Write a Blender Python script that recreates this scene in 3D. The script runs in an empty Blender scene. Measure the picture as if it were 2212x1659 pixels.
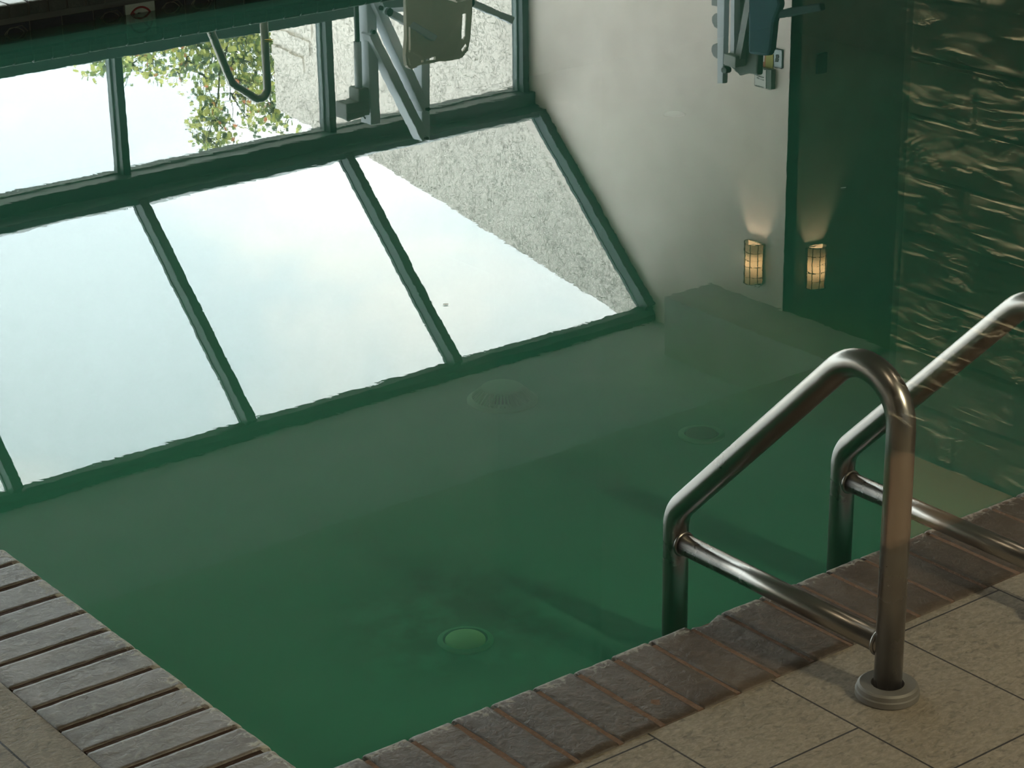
import bpy, bmesh, math, random
from mathutils import Vector, Matrix, noise
S = bpy.context.scene
COL = S.collection
R = math.radians

# ------------------------------------------------------------------ camera
cam_data = bpy.data.cameras.new('camera'); cam = bpy.data.objects.new('camera', cam_data); COL.objects.link(cam)
pitch, roll, yaw = R(21.64913), R(-0.87213), R(52.40214)
fw = Vector((math.cos(yaw)*math.cos(pitch), math.sin(yaw)*math.cos(pitch), -math.sin(pitch)))
rt = fw.cross(Vector((0, 0, 1))).normalized(); up = rt.cross(fw)
rt, up = math.cos(roll)*rt+math.sin(roll)*up, -math.sin(roll)*rt+math.cos(roll)*up
M = Matrix((rt, up, -fw)).transposed().to_4x4(); M.translation = Vector((0, 0, 2.0))
cam.matrix_world = M
cam_data.sensor_width = 36; cam_data.lens = 36*4927.34/2212; cam_data.clip_start = .02; cam_data.clip_end = 300
S.camera = cam
S.view_settings.view_transform = 'Standard'; S.view_settings.look = 'None'
S.view_settings.exposure = 0.0; S.view_settings.gamma = 1; S.view_settings.use_curve_mapping = False
S.cycles.use_denoising = True
S.cycles.max_bounces = 9; S.cycles.transparent_max_bounces = 14; S.cycles.sample_clamp_indirect = 6

# ------------------------------------------------------------------ node helpers
class NT:
    def __init__(s, nt): s.nt = nt; nt.nodes.clear()
    def n(s, t, **kw):
        nd = s.nt.nodes.new(t)
        for k, v in kw.items():
            if k.startswith('i_'):
                key = k[2:]; key = int(key) if key.isdigit() else key.replace('_', ' ')
                s.put(nd, key, v)
            else: setattr(nd, k, v)
        return nd
    def put(s, nd, key, v):
        if isinstance(v, bpy.types.NodeSocket): s.nt.links.new(v, nd.inputs[key])
        else:
            if isinstance(v, (tuple, list)) and len(v) == 3 and nd.inputs[key].type == 'RGBA': v = (*v, 1)
            nd.inputs[key].default_value = v
    def math(s, op, a, b=None, c=None, clamp=False):
        nd = s.n('ShaderNodeMath', operation=op, use_clamp=clamp); s.put(nd, 0, a)
        if b is not None: s.put(nd, 1, b)
        if c is not None: s.put(nd, 2, c)
        return nd.outputs[0]
    def mix(s, f, a, b):
        nd = s.n('ShaderNodeMix', data_type='RGBA'); s.put(nd, 0, f); s.put(nd, 6, a); s.put(nd, 7, b); return nd.outputs[2]
    def ramp(s, f, lo, hi):
        nd = s.n('ShaderNodeMapRange', interpolation_type='SMOOTHSTEP'); s.put(nd, 0, f); s.put(nd, 1, lo); s.put(nd, 2, hi); return nd.outputs[0]
    def noise(s, vec, scale, detail=4, rough=.5, dist=0):
        nd = s.n('ShaderNodeTexNoise'); s.put(nd, 'Vector', vec); s.put(nd, 'Scale', scale); s.put(nd, 'Detail', detail)
        s.put(nd, 'Roughness', rough); s.put(nd, 'Distortion', dist); return nd.outputs['Fac']
    def coord(s, which='Object', scale=(1, 1, 1), rot=(0, 0, 0)):
        tc = s.n('ShaderNodeTexCoord'); mp = s.n('ShaderNodeMapping'); s.put(mp, 'Vector', tc.outputs[which])
        mp.inputs['Scale'].default_value = scale; mp.inputs['Rotation'].default_value = rot; return mp.outputs[0]
    def bump(s, h, strength, dist):
        nd = s.n('ShaderNodeBump'); s.put(nd, 'Height', h); s.put(nd, 'Strength', strength); s.put(nd, 'Distance', dist); return nd.outputs[0]
    def bsdf(s, color, rough=.6, metal=0, normal=None, **kw):
        nd = s.n('ShaderNodeBsdfPrincipled'); s.put(nd, 'Base Color', color); s.put(nd, 'Roughness', rough); s.put(nd, 'Metallic', metal)
        if normal is not None: s.put(nd, 'Normal', normal)
        for k, v in kw.items(): s.put(nd, k.replace('_', ' '), v)
        return nd.outputs[0]
    def out(s, sh):
        o = s.n('ShaderNodeOutputMaterial'); s.put(o, 'Surface', sh)
def mat(name):
    m = bpy.data.materials.new(name); m.use_nodes = True; return m, NT(m.node_tree)
def plain(name, col, rough=.6, metal=0, mottle=.12, scale=12, bump=0, bscale=60):
    m, t = mat(name); c = t.coord(); n = t.noise(c, scale)
    cc = t.mix(n, tuple(x*(1-mottle) for x in col), tuple(min(1, x*(1+mottle)) for x in col))
    nm = t.bump(t.noise(c, bscale), bump, .01) if bump else None
    t.out(t.bsdf(cc, rough, metal, nm)); return m

# ------------------------------------------------------------------ world: bright thin overcast
W = bpy.data.worlds.new('sky'); S.world = W; W.use_nodes = True
t = NT(W.node_tree)
tc = t.n('ShaderNodeTexCoord')
mp = t.n('ShaderNodeMapping'); t.put(mp, 'Vector', tc.outputs['Generated']); mp.inputs['Scale'].default_value = (1, 1, 1.6)
n1 = t.noise(mp.outputs[0], 6.5, 6, .5, .4)
f = t.ramp(n1, .42, .68)
sky_col = t.mix(f, (.76, .86, .93), (1.0, .985, .975))
bg = t.n('ShaderNodeBackground'); t.put(bg, 'Color', sky_col); 
spz = t.n('ShaderNodeSeparateXYZ'); t.put(spz, 0, tc.outputs['Generated'])
elev = t.math('MAXIMUM', spz.outputs[2], 0.0)
t.put(bg, 'Strength', t.math('MULTIPLY', t.math('ADD', 1.0, t.math('MULTIPLY', elev, 3.0)), 4.35))   # overcast sky: brighter towards the zenith
o = t.n('ShaderNodeOutputWorld'); t.put(o, 'Surface', bg.outputs[0])

# ------------------------------------------------------------------ lights of the room
def area(name, loc, size, power, col, rot=(0, 0, 0), size_y=None, spread=None):
    l = bpy.data.lights.new(name, 'AREA'); l.energy = power; l.color = col; l.size = size
    if size_y: l.shape = 'RECTANGLE'; l.size_y = size_y
    else: l.shape = 'DISK'
    if spread: l.spread = R(spread)
    ob = bpy.data.objects.new(name, l); ob.location = loc; ob.rotation_euler = rot; COL.objects.link(ob); return ob
area('deck_downlight_light', (1.9, 1.45, 2.742), .13, 4, (1, .78, .55))
area('deck_downlight_light', (4.0, 1.5, 2.742), .13, 4, (1, .8, .6))
area('wall_washer_light', (3.13, -.95, 2.66), .06, 190, (1, .86, .64), (0, R(4), 0), size_y=1.5)

# ------------------------------------------------------------------ mesh helpers
class MB:
    def __init__(s): s.bm = bmesh.new()
    def face(s, pts):
        vs = [s.bm.verts.new(p) for p in pts]; return s.bm.faces.new(vs)
    def box(s, a, b):
        x0, y0, z0 = a; x1, y1, z1 = b
        v = [s.bm.verts.new(p) for p in ((x0, y0, z0), (x1, y0, z0), (x1, y1, z0), (x0, y1, z0), (x0, y0, z1), (x1, y0, z1), (x1, y1, z1), (x0, y1, z1))]
        for q in ((3, 2, 1, 0), (4, 5, 6, 7), (0, 1, 5, 4), (1, 2, 6, 5), (2, 3, 7, 6), (3, 0, 4, 7)): s.bm.faces.new([v[i] for i in q])
        return s
    def prism(s, poly, lo, hi, axis):
        # poly: 2-D points in the plane perpendicular to axis
        def P(u, v, w): return {0: (w, u, v), 1: (u, w, v), 2: (u, v, w)}[axis]
        a = [s.bm.verts.new(P(u, v, lo)) for u, v in poly]; b = [s.bm.verts.new(P(u, v, hi)) for u, v in poly]
        n = len(poly); s.bm.faces.new(a); s.bm.faces.new(b[::-1])
        for i in range(n): s.bm.faces.new((a[i], b[i], b[(i+1) % n], a[(i+1) % n]))
        return s
    def bar(s, p, q, w, h, side=(0, 1, 0)):
        # rectangular bar from p to q; h is the width along side, w across
        p = Vector(p); q = Vector(q); d = (q-p).normalized(); sd = Vector(side); sd = (sd-d*sd.dot(d)).normalized(); o_ = d.cross(sd)
        r = [p+sd*a*h/2+o_*b*w/2 for a, b in ((-1, -1), (1, -1), (1, 1), (-1, 1))]; e = [v+(q-p) for v in r]
        a = [s.bm.verts.new(v) for v in r]; b = [s.bm.verts.new(v) for v in e]
        s.bm.faces.new(a[::-1]); s.bm.faces.new(b)
        for i in range(4): s.bm.faces.new((a[i], a[(i+1) % 4], b[(i+1) % 4], b[i]))
        return s
    def tube(s, pts, r, seg=24, cap=True, closed=False):
        pts = [Vector(p) for p in pts]; rings = []; n = len(pts)
        rr = r if isinstance(r, (list, tuple)) else [r]*n
        d0 = (pts[1]-pts[0]).normalized(); ref = Vector((1, 0, 0)) if abs(d0.x) < .8 else Vector((0, 1, 0))
        nrm = (ref-d0*ref.dot(d0)).normalized()
        for i, p in enumerate(pts):
            if closed: d = (pts[(i+1) % n]-pts[i-1]).normalized()
            else: d = ((pts[min(i+1, n-1)]-p).normalized()+(p-pts[max(i-1, 0)]).normalized()).normalized()
            nrm = (nrm-d*nrm.dot(d)).normalized(); b = d.cross(nrm)
            rings.append([s.bm.verts.new(p+rr[i]*(math.cos(k*math.tau/seg)*nrm+math.sin(k*math.tau/seg)*b)) for k in range(seg)])
        m = n if closed else n-1
        for i in range(m):
            A = rings[i]; B = rings[(i+1) % n]
            for k in range(seg): f = s.bm.faces.new((A[k], A[(k+1) % seg], B[(k+1) % seg], B[k])); f.smooth = True
        if cap and not closed: s.bm.faces.new(rings[0][::-1]); s.bm.faces.new(rings[-1])
        return s
    def lathe(s, prof, c, seg=48, smooth=True):
        # prof: (r, z) list, round the vertical axis at c
        rings = []
        for r_, z in prof:
            rings.append([s.bm.verts.new((c[0]+r_*math.cos(k*math.tau/seg), c[1]+r_*math.sin(k*math.tau/seg), c[2]+z)) for k in range(seg)] if r_ > 1e-6 else [s.bm.verts.new((c[0], c[1], c[2]+z))])
        for A, B in zip(rings, rings[1:]):
            for k in range(seg):
                k2 = (k+1) % seg
                if len(A) == 1 and len(B) == 1: continue
                if len(A) == 1: f = s.bm.faces.new((A[0], B[k2], B[k]))
                elif len(B) == 1: f = s.bm.faces.new((A[k], A[k2], B[0]))
                else: f = s.bm.faces.new((A[k], A[k2], B[k2], B[k]))
                f.smooth = smooth
        return s
    def disc(s, c, r, axis, depth, seg=20):
        # short cylinder along axis 0/1/2
        poly = [(r*math.cos(k*math.tau/seg)+(c[1] if axis == 0 else c[0]), r*math.sin(k*math.tau/seg)+(c[1] if axis == 2 else c[2])) for k in range(seg)]
        return s.prism(poly, c[axis]-depth/2, c[axis]+depth/2, axis)
    def obj(s, name, m, parent=None, bevel=0, loc=None):
        bmesh.ops.recalc_face_normals(s.bm, faces=s.bm.faces[:])
        me = bpy.data.meshes.new(name); s.bm.to_mesh(me); s.bm.free()
        for mm in (m if isinstance(m, (list, tuple)) else [m]): me.materials.append(mm)
        ob = bpy.data.objects.new(name, me); COL.objects.link(ob)
        if parent:
            ob.parent = parent
            pl = parent.location.copy(); q = parent.parent
            while q: pl += q.location; q = q.parent
            me.transform(Matrix.Translation(-pl))
        if bevel:
            b = ob.modifiers.new('bevel', 'BEVEL'); b.width = bevel; b.segments = 2; b.limit_method = 'ANGLE'; b.angle_limit = R(40)
        return ob
def thing(name, label, cat, loc=(0, 0, 0), group=None):
    e = bpy.data.objects.new(name, None); e.empty_display_size = .1; COL.objects.link(e); e.location = loc
    e['label'] = label; e['category'] = cat
    if group: e['group'] = group
    return e
def tag(o, label, cat, group=None, kind=None):
    o['label'] = label; o['category'] = cat
    if group: o['group'] = group
    if kind: o['kind'] = kind
    return o
def struct(o, label=None):
    o['kind'] = 'structure'
    if label: o['label'] = label; 
    return o
def smooth_path(pts, rad, n=9):
    # polyline with circular-ish fillets of the given radius at the inner points
    pts = [Vector(p) for p in pts]; out = [pts[0]]
    for i in range(1, len(pts)-1):
        a, b, c = pts[i-1], pts[i], pts[i+1]; r = rad[i-1] if isinstance(rad, (list, tuple)) else rad
        u = (a-b).normalized(); v = (c-b).normalized(); ang = u.angle(v)
        tl = min(r/math.tan(ang/2), (a-b).length*.49 if i > 1 else (a-b).length*.95, (c-b).length*.49 if i < len(pts)-2 else (c-b).length*.95)
        rr = tl*math.tan(ang/2); bis = (u+v).normalized(); cen = b+bis*(rr/math.sin(ang/2))
        s0 = b+u*tl-cen; s1 = b+v*tl-cen; tot = s0.angle(s1)
        for k in range(n+1):
            w = k/n; out.append(cen+(s0*math.sin((1-w)*tot)+s1*math.sin(w*tot))/math.sin(tot))
    out.append(pts[-1]); return out

# ------------------------------------------------------------------ materials
def m_tile_floor():
    m, t = mat('stone_tile'); c = t.coord('Object'); sp = t.n('ShaderNodeSeparateXYZ'); t.put(sp, 0, c)
    X, Y = sp.outputs[0], sp.outputs[1]
    # columns .275 wide starting at x=2.413, tiles .55 long, stepped by a third
    cu = t.math('DIVIDE', t.math('SUBTRACT', X, 2.413-.275*40), .2745); colu = t.math('FLOOR', cu); fu = t.math('FRACT', cu)
    sh = t.math('MULTIPLY', colu, -.1815)
    rv = t.math('DIVIDE', t.math('SUBTRACT', t.math('SUBTRACT', Y, 2.025+.1815*40), sh), .5445); row = t.math('FLOOR', rv); fv = t.math('FRACT', rv)
    def near(f_, w): return t.math('LESS_THAN', t.math('MINIMUM', f_, t.math('SUBTRACT', 1, f_)), w)
    g = t.math('MAXIMUM', near(fu, .0068), near(fv, .0034))
    idn = t.n('ShaderNodeTexWhiteNoise', noise_dimensions='2D'); cb = t.n('ShaderNodeCombineXYZ'); t.put(cb, 0, colu); t.put(cb, 1, row); t.put(idn, 'Vector', cb.outputs[0])
    c2 = t.coord('Object', (1, 1.6, 1), (0, 0, .5))
    big = t.noise(c, 5, 5, .6); fine = t.noise(c2, 75, 6, .7, .6); vein = t.noise(c2, 42, 5, .6, 1.2)
    col = t.mix(big, (.225, .175, .125), (.335, .27, .20))
    col = t.mix(t.math('MULTIPLY', t.ramp(fine, .38, .66), .7), col, (.46, .39, .30))
    col = t.mix(t.math('MULTIPLY', t.math('SUBTRACT', 1, t.ramp(vein, .3, .5)), .6), col, (.085, .065, .045))
    col = t.mix(t.math('MULTIPLY', idn.outputs['Value'], .18), col, (.24, .19, .14))
    col = t.mix(g, col, (.018, .013, .01))
    h = t.math('SUBTRACT', t.math('ADD', t.math('MULTIPLY', fine, .5), t.math('MULTIPLY', vein, .5)), t.math('MULTIPLY', g, 1.0))
    t.out(t.bsdf(col, .62, 0, t.bump(h, 1.0, .007))); return m
def m_brick(name, a, b, dep_or_glare_col, depth_axis, edge, sgn, amount=.5, top_glare=False):
    # dark fired brick with pale mineral deposit along the pool edge
    m, t = mat(name); c = t.n('ShaderNodeNewGeometry').outputs['Position']; sp = t.n('ShaderNodeSeparateXYZ'); t.put(sp, 0, c)
    oi = t.noise(c, 8, 4); fine = t.noise(c, 70, 6, .65, .6); vor = t.n('ShaderNodeTexVoronoi', feature='DISTANCE_TO_EDGE'); t.put(vor, 'Vector', c); t.put(vor, 'Scale', 55)
    vc = t.n('ShaderNodeVertexColor', layer_name='brick'); 
    col = t.mix(t.ramp(oi, .3, .7), a, b)
    col = t.mix(t.math('MULTIPLY', vc.outputs['Color'], .6), col, tuple(x*.55 for x in a))
    col = t.mix(t.math('MULTIPLY', t.ramp(fine, .45, .75), .4), col, tuple(min(1, x*1.7) for x in b))
    d = t.math('MULTIPLY', t.math('SUBTRACT', sp.outputs[depth_axis], edge), sgn)      # distance in from the pool edge
    near = t.math('SUBTRACT', 1, t.ramp(d, .004, .075))
    pat = t.math('ADD', t.math('MULTIPLY', t.math('SUBTRACT', .5, t.math('MULTIPLY', vor.outputs['Distance'], 2.2)), .34), t.math('MULTIPLY', t.noise(c, 38, 6, .72, 1.1), 1.25))
    msk = t.ramp(t.math('ADD', pat, t.math('MULTIPLY', near, .52)), 1.10, 1.30)
    msk = t.math('MULTIPLY', msk, amount)
    rim = t.math('MULTIPLY', t.math('SUBTRACT', 1, t.ramp(d, .0, .012)), amount)
    msk = t.math('MAXIMUM', msk, rim)
    if top_glare:      # window glare painted as pale colour on the upper faces
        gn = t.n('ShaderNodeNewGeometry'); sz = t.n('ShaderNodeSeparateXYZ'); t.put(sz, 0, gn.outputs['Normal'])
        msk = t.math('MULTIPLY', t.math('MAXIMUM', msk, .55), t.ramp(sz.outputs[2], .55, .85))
    col = t.mix(msk, col, dep_or_glare_col)
    t.out(t.bsdf(col, t.math('ADD', .42, t.math('MULTIPLY', msk, .3)), 0, t.bump(t.math('ADD', fine, t.math('MULTIPLY', msk, .4)), .55, .004))); return m
def m_stainless():
    m, t = mat('brushed_stainless'); c = t.coord('Object', (1, 1, 1)); n = t.noise(c, 7, 4, .6); s2 = t.noise(c, 45, 3)
    col = t.mix(n, (.30, .275, .25), (.42, .39, .36))
    t.out(t.bsdf(col, t.math('ADD', .24, t.math('MULTIPLY', n, .08)), 1.0)); return m
def schlick(t, f0, power=5.0, normal=None):
    lw = t.n('ShaderNodeLayerWeight'); t.put(lw, 'Blend', .5)
    if normal is not None: t.put(lw, 'Normal', normal)
    p = t.math('POWER', lw.outputs['Facing'], power)
    return t.math('ADD', f0, t.math('MULTIPLY', p, 1-f0))
def m_water():
    m, t = mat('pool_water'); c = t.coord('Object')
    w1 = t.noise(c, 3.0, 2, .5); w2 = t.noise(t.coord('Object', (1, 1, 1), (0, 0, .7)), 17, 3, .55, .4)
    nrm = t.bump(t.math('ADD', t.math('MULTIPLY', w1, .8), t.math('MULTIPLY', w2, .13)), .13, .0016)
    F = schlick(t, .021, 5.0)
    gl = t.n('ShaderNodeBsdfGlossy'); t.put(gl, 'Roughness', 0.0); t.put(gl, 'Color', (1, 1, 1)); t.put(gl, 'Normal', nrm)
    lw = t.n('ShaderNodeLayerWeight'); t.put(lw, 'Blend', .5); graz = t.ramp(lw.outputs['Facing'], .50, .86)   # less of the murk shows at grazing angles
    tr = t.n('ShaderNodeBsdfTransparent'); t.put(tr, 'Color', t.mix(graz, (.66, .92, .80, 1), (.13, .24, .20, 1)))
    cloud = t.noise(c, 1.6, 4, .55)
    df = t.n('ShaderNodeBsdfDiffuse'); t.put(df, 'Color', t.mix(t.math('MULTIPLY', graz, .80), t.mix(cloud, (.052, .300, .172), (.068, .335, .200)), (.012, .040, .032)))
    body = t.n('ShaderNodeMixShader'); t.put(body, 0, .50); t.put(body, 1, tr.outputs[0]); t.put(body, 2, df.outputs[0])
    mx = t.n('ShaderNodeMixShader'); t.put(mx, 0, F); t.put(mx, 1, body.outputs[0]); t.put(mx, 2, gl.outputs[0])
    t.out(mx.outputs[0]); return m
def m_glass(name, f0=.04, tint=(.93, .97, .95)):
    m, t = mat(name); F = schlick(t, f0, 5)
    gl = t.n('ShaderNodeBsdfGlossy'); t.put(gl, 'Roughness', 0.0)
    tr = t.n('ShaderNodeBsdfTransparent'); t.put(tr, 'Color', tint)
    mx = t.n('ShaderNodeMixShader'); t.put(mx, 0, F); t.put(mx, 1, tr.outputs[0]); t.put(mx, 2, gl.outputs[0]); t.out(mx.outputs[0]); return m
def m_stucco():
    m, t = mat('stucco'); c = t.coord('Object', (1, 1, 1), (0, 0, 0))
    n = t.noise(t.coord('Object', (1, 1.0, 1.7)), 13, 2, .45, 1.6); h = t.ramp(n, .47, .53); h2 = t.noise(c, 90, 3)
    n2 = t.noise(c, 2.0, 3)
    col = t.mix(n2, (.72, .655, .585), (.80, .735, .66))
    crease_shade = t.math('SUBTRACT', 1, t.math('ABSOLUTE', t.math('MULTIPLY', t.math('SUBTRACT', n, .5), 13)), clamp=True)
    col = t.mix(t.math('MULTIPLY', t.math('MULTIPLY', t.math('MAXIMUM', crease_shade, 0), t.ramp(t.noise(c, 7, 3), .40, .58)), .55), col, (.26, .23, .2))  # relief shading put into the colour: dark tone along the stucco squiggles
    t.out(t.bsdf(col, .9, 0, t.bump(t.math('ADD', h, t.math('MULTIPLY', h2, .15)), .85, .012))); return m
def m_plaster(name, a, b):
    m, t = mat(name); c = t.coord('Object'); n = t.noise(c, 3.5, 6, .6); n2 = t.noise(c, 40, 5, .6)
    t.out(t.bsdf(t.mix(t.ramp(n, .3, .7), a, b), .85, 0, t.bump(n2, .25, .004))); return m
def m_navy():
    m, t = mat('navy_glazed_tile'); c = t.coord('Object'); n = t.noise(c, 14, 3)
    t.out(t.bsdf(t.mix(n, (.010, .012, .022), (.022, .028, .05)), .25, 0, t.bump(n, .2, .003))); return m
def m_basin():
    m, t = mat('pool_plaster'); c = t.coord('Object'); n = t.noise(c, 2.3, 5, .6, .6); n2 = t.noise(c, 9, 4, .6)
    # brown silt lying round the drain
    sp = t.n('ShaderNodeVectorMath', operation='DISTANCE'); t.put(sp, 0, c); t.put(sp, 1, (2.93, 4.02, -.6))
    silt = t.math('MULTIPLY', t.math('SUBTRACT', 1, t.ramp(sp.outputs['Value'], .06, .48)), t.ramp(n2, .3, .62))
    sp2 = t.n('ShaderNodeVectorMath', operation='DISTANCE'); t.put(sp2, 0, c); t.put(sp2, 1, (4.75, 4.85, -.6))
    yel = t.math('SUBTRACT', 1, t.ramp(sp2.outputs['Value'], .1, .75))  # yellower basin tone fading out from one spot
    col = t.mix(n, (.09, .26, .17), (.13, .33, .22))
    col = t.mix(t.math('MULTIPLY', silt, .8), col, (.07, .05, .03))
    col = t.mix(t.math('MULTIPLY', yel, .55), col, (.62, .62, .12))
    t.out(t.bsdf(col, .9)); return m
def m_leaf(name, col):
    m, t = mat(name); c = t.coord('Object'); n = t.noise(c, 3, 3)
    cc = t.mix(n, tuple(x*.75 for x in col), tuple(min(1, x*1.25) for x in col))
    d = t.n('ShaderNodeBsdfDiffuse'); t.put(d, 'Color', cc); tl = t.n('ShaderNodeBsdfTranslucent'); t.put(tl, 'Color', cc)
    mx = t.n('ShaderNodeMixShader'); t.put(mx, 0, .4); t.put(mx, 1, d.outputs[0]); t.put(mx, 2, tl.outputs[0]); t.out(mx.outputs[0]); return m
def m_shade():
    m, t = mat('lamp_paper'); c = t.coord('Object'); n = t.noise(c, 30, 3)
    cc = t.mix(n, (.84, .76, .62), (.90, .82, .70))
    d = t.n('ShaderNodeBsdfDiffuse'); t.put(d, 'Color', cc); tl = t.n('ShaderNodeBsdfTranslucent'); t.put(tl, 'Color', cc)
    mx = t.n('ShaderNodeMixShader'); t.put(mx, 0, .6); t.put(mx, 1, d.outputs[0]); t.put(mx, 2, tl.outputs[0]); t.out(mx.outputs[0]); return m

MT = m_tile_floor()
MSS = m_stainless(); MWAT = m_water(); MGL = m_glass('window_glass', .04, (.985, .995, .99)); MPANE = m_glass('lobby_glass', .055, (.90, .92, .90))
MSTU = m_stucco(); MWALL = m_plaster('beige_wall_plaster', (.80, .70, .625), (.88, .78, .70)); MDWALL = m_plaster('shaded_wall_plaster', (.32, .29, .22), (.39, .35, .28))  # last one darkens the beige paint to imitate the alcove's shade
MCEIL = m_plaster('ceiling_plaster', (.46, .49, .50), (.53, .56, .57))
MNAVY = m_navy(); MBAS = m_basin()
MFRAME = plain('dark_bronze_aluminium', (.045, .065, .066), .38, .15, .2, 6)
MFRAMEL = plain('weathered_glazing_bead', (.20, .24, .24), .5, 0, .2, 20)
MGROUT = plain('rust_mortar', (.19, .108, .072), .95, 0, .35, 40, .5, 120)
MGROUTD = plain('dark_mortar', (.062, .030, .020), .95, 0, .35, 40, .5, 120)
MGREY = plain('pale_grey_powder_coat', (.62, .66, .70), .45, .0, .06, 10)
MGREYD = plain('mid_grey_plastic', (.26, .27, .26), .5)
MBEIGE = plain('beige_plastic', (.80, .72, .60), .55, 0, .08, 20)
MBLACK = plain('black_plastic', (.015, .016, .017), .5)
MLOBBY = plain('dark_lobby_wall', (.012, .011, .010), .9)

# ------------------------------------------------------------------ setting: floor, basin, walls
XW = 9.365; D = .124
b = MB()
zt = D-.002; zb = -.05
for (x0, y0, x1, y1) in ((-6, .8, 12, 2.407), (-6, 2.407, 1.384, 3.46), (8.27, 2.407, 12, 8.45), (-6, 8.45, 12, 12.0)):
    b.box((x0, y0, zb), (x1, y1, zt))
struct(b.obj('floor', MT))
b = MB()   # basin: floor and side walls following the L-shaped pool
zf = -.6
b.box((-6, 2.55, zf-.1), (8.1, 8.3, zf))
b.box((1.5, 2.5, zf), (8.1, 2.667-.04, .07)); b.box((1.5, 2.62, zf), (1.609, 3.69, .07)); b.box((-6, 3.58, zf), (1.609, 3.69, .07))
b.box((8.02, 2.5, zf), (8.12, 8.3, .07)); b.box((-6, 8.212, zf), (8.12, 8.3, .07)); b.box((-6.1, 3.6, zf), (-6, 8.3, .07))
struct(b.obj('trim_1', MBAS))
b = MB()
b.prism([(1.609, 2.627), (8.02, 2.627), (8.02, 8.212), (-6, 8.212), (-6, 3.69), (1.609, 3.69)], -.004, 0, 2)
for f in list(b.bm.faces):
    if f.normal.z < 0 or abs(f.calc_center_median().z) > 1e-5: pass
# keep the top face only: the water body below it is the basin
tops = [f for f in b.bm.faces if all(abs(v.co.z) < 1e-6 for v in f.verts)]
bmesh.ops.delete(b.bm, geom=[f for f in b.bm.faces if f not in tops], context='FACES')
wat = b.obj('pool_water', MWAT)
tag(wat, 'still murky green pool water mirroring the windows and wall', 'water', kind='stuff')

b = MB(); b.prism([(9.425, zt), (12.06, zt), (12.06, 2.02), (10.66, 3.2), (9.425, 3.2)], XW, XW+.09, 0)
struct(b.obj('wall_right', MWALL))
b = MB(); b.box((XW+.09, 9.425, zt), (12.1, 9.52, 3.4)); b.box((XW+.0, 9.425, zt), (XW+.09, 9.43, 3.2)); struct(b.obj('wall_alcove_back', MDWALL))
b = MB(); b.box((12, .8, zt), (12.1, 9.425, 3.4)); struct(b.obj('wall_alcove_right', MDWALL))
b = MB(); b.box((-6.1, .8, zt), (-6, 12.1, 3.4)); struct(b.obj('wall_left', MWALL))
b = MB(); b.box((-6, 11.9, zt), (XW, 12.04, .24)); struct(b.obj('wall_back', MWALL))
b = MB(); b.box((-6, .86, 2.77), (XW, 8.6, 3.4)); struct(b.obj('ceiling', m_plaster('soffit_plaster', (.38, .38, .35), (.45, .45, .42))))
b = MB(); b.box((-6, 8.5, 3.165), (XW, 10.66, 3.4)); struct(b.obj('ceiling', MCEIL))
b = MB(); b.box((XW, .8, 3.3), (12.1, 9.5, 3.4)); struct(b.obj('ceiling', MDWALL))
b = MB(); b.box((8.97, 8.5, 2.77), (XW, 10.07, 3.165)); struct(b.obj('trim_2', m_plaster('beam_plaster', (.42, .42, .39), (.50, .50, .47))))

# ------------------------------------------------------------------ glazing
def eave():
    b = MB()
    b.prism([(12.06, 1.868), (11.85, 1.868), (11.85, 1.955), (11.73, 1.965), (11.73, 2.005), (11.86, 2.06), (12.06, 2.06)], -6, XW, 0)
    return struct(b.obj('trim_3', MFRAME, bevel=.004))
eave()
b = MB(); b.prism([(10.70, 3.088), (10.63, 3.088), (10.60, 3.12), (10.60, 3.165), (10.70, 3.3)], -6, XW, 0); struct(b.obj('trim_4', MFRAME, bevel=.003))
b = MB(); b.box((-6, 11.88, 1.05), (XW, 12.06, 1.145)); struct(b.obj('trim_5', MFRAME, bevel=.004))
mull = [6.24-1.49*k for k in range(8, -1, -1)] + [7.73, 9.30]
tn = 6
for x in mull:
    b = MB(); b.box((x, 11.9, .24), (x+.05, 12.02, 1.05)); b.box((x, 11.9, 1.145), (x+.05, 12.02, 1.868)); struct(b.obj('trim_%d' % tn, MFRAME, bevel=.003)); tn += 1
SL = (Vector((0, 11.80, 2.03)), Vector((0, 10.66, 3.12)))   # line of the sloped glass
dv = (SL[1]-SL[0]).normalized(); nv = Vector((0, -dv.z, dv.y)); 
if nv.z > 0: nv = -nv
for x in mull:
    b = MB(); x0 = x-.004; x1 = x+.056 if x < 9.2 else XW
    q = [SL[0], SL[1], SL[1]+nv*.085, SL[0]+nv*.085]
    b.prism([(v.y, v.z) for v in q], x0, x1, 0); struct(b.obj('trim_%d' % tn, MFRAME, bevel=.003)); tn += 1
wn = 1
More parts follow.
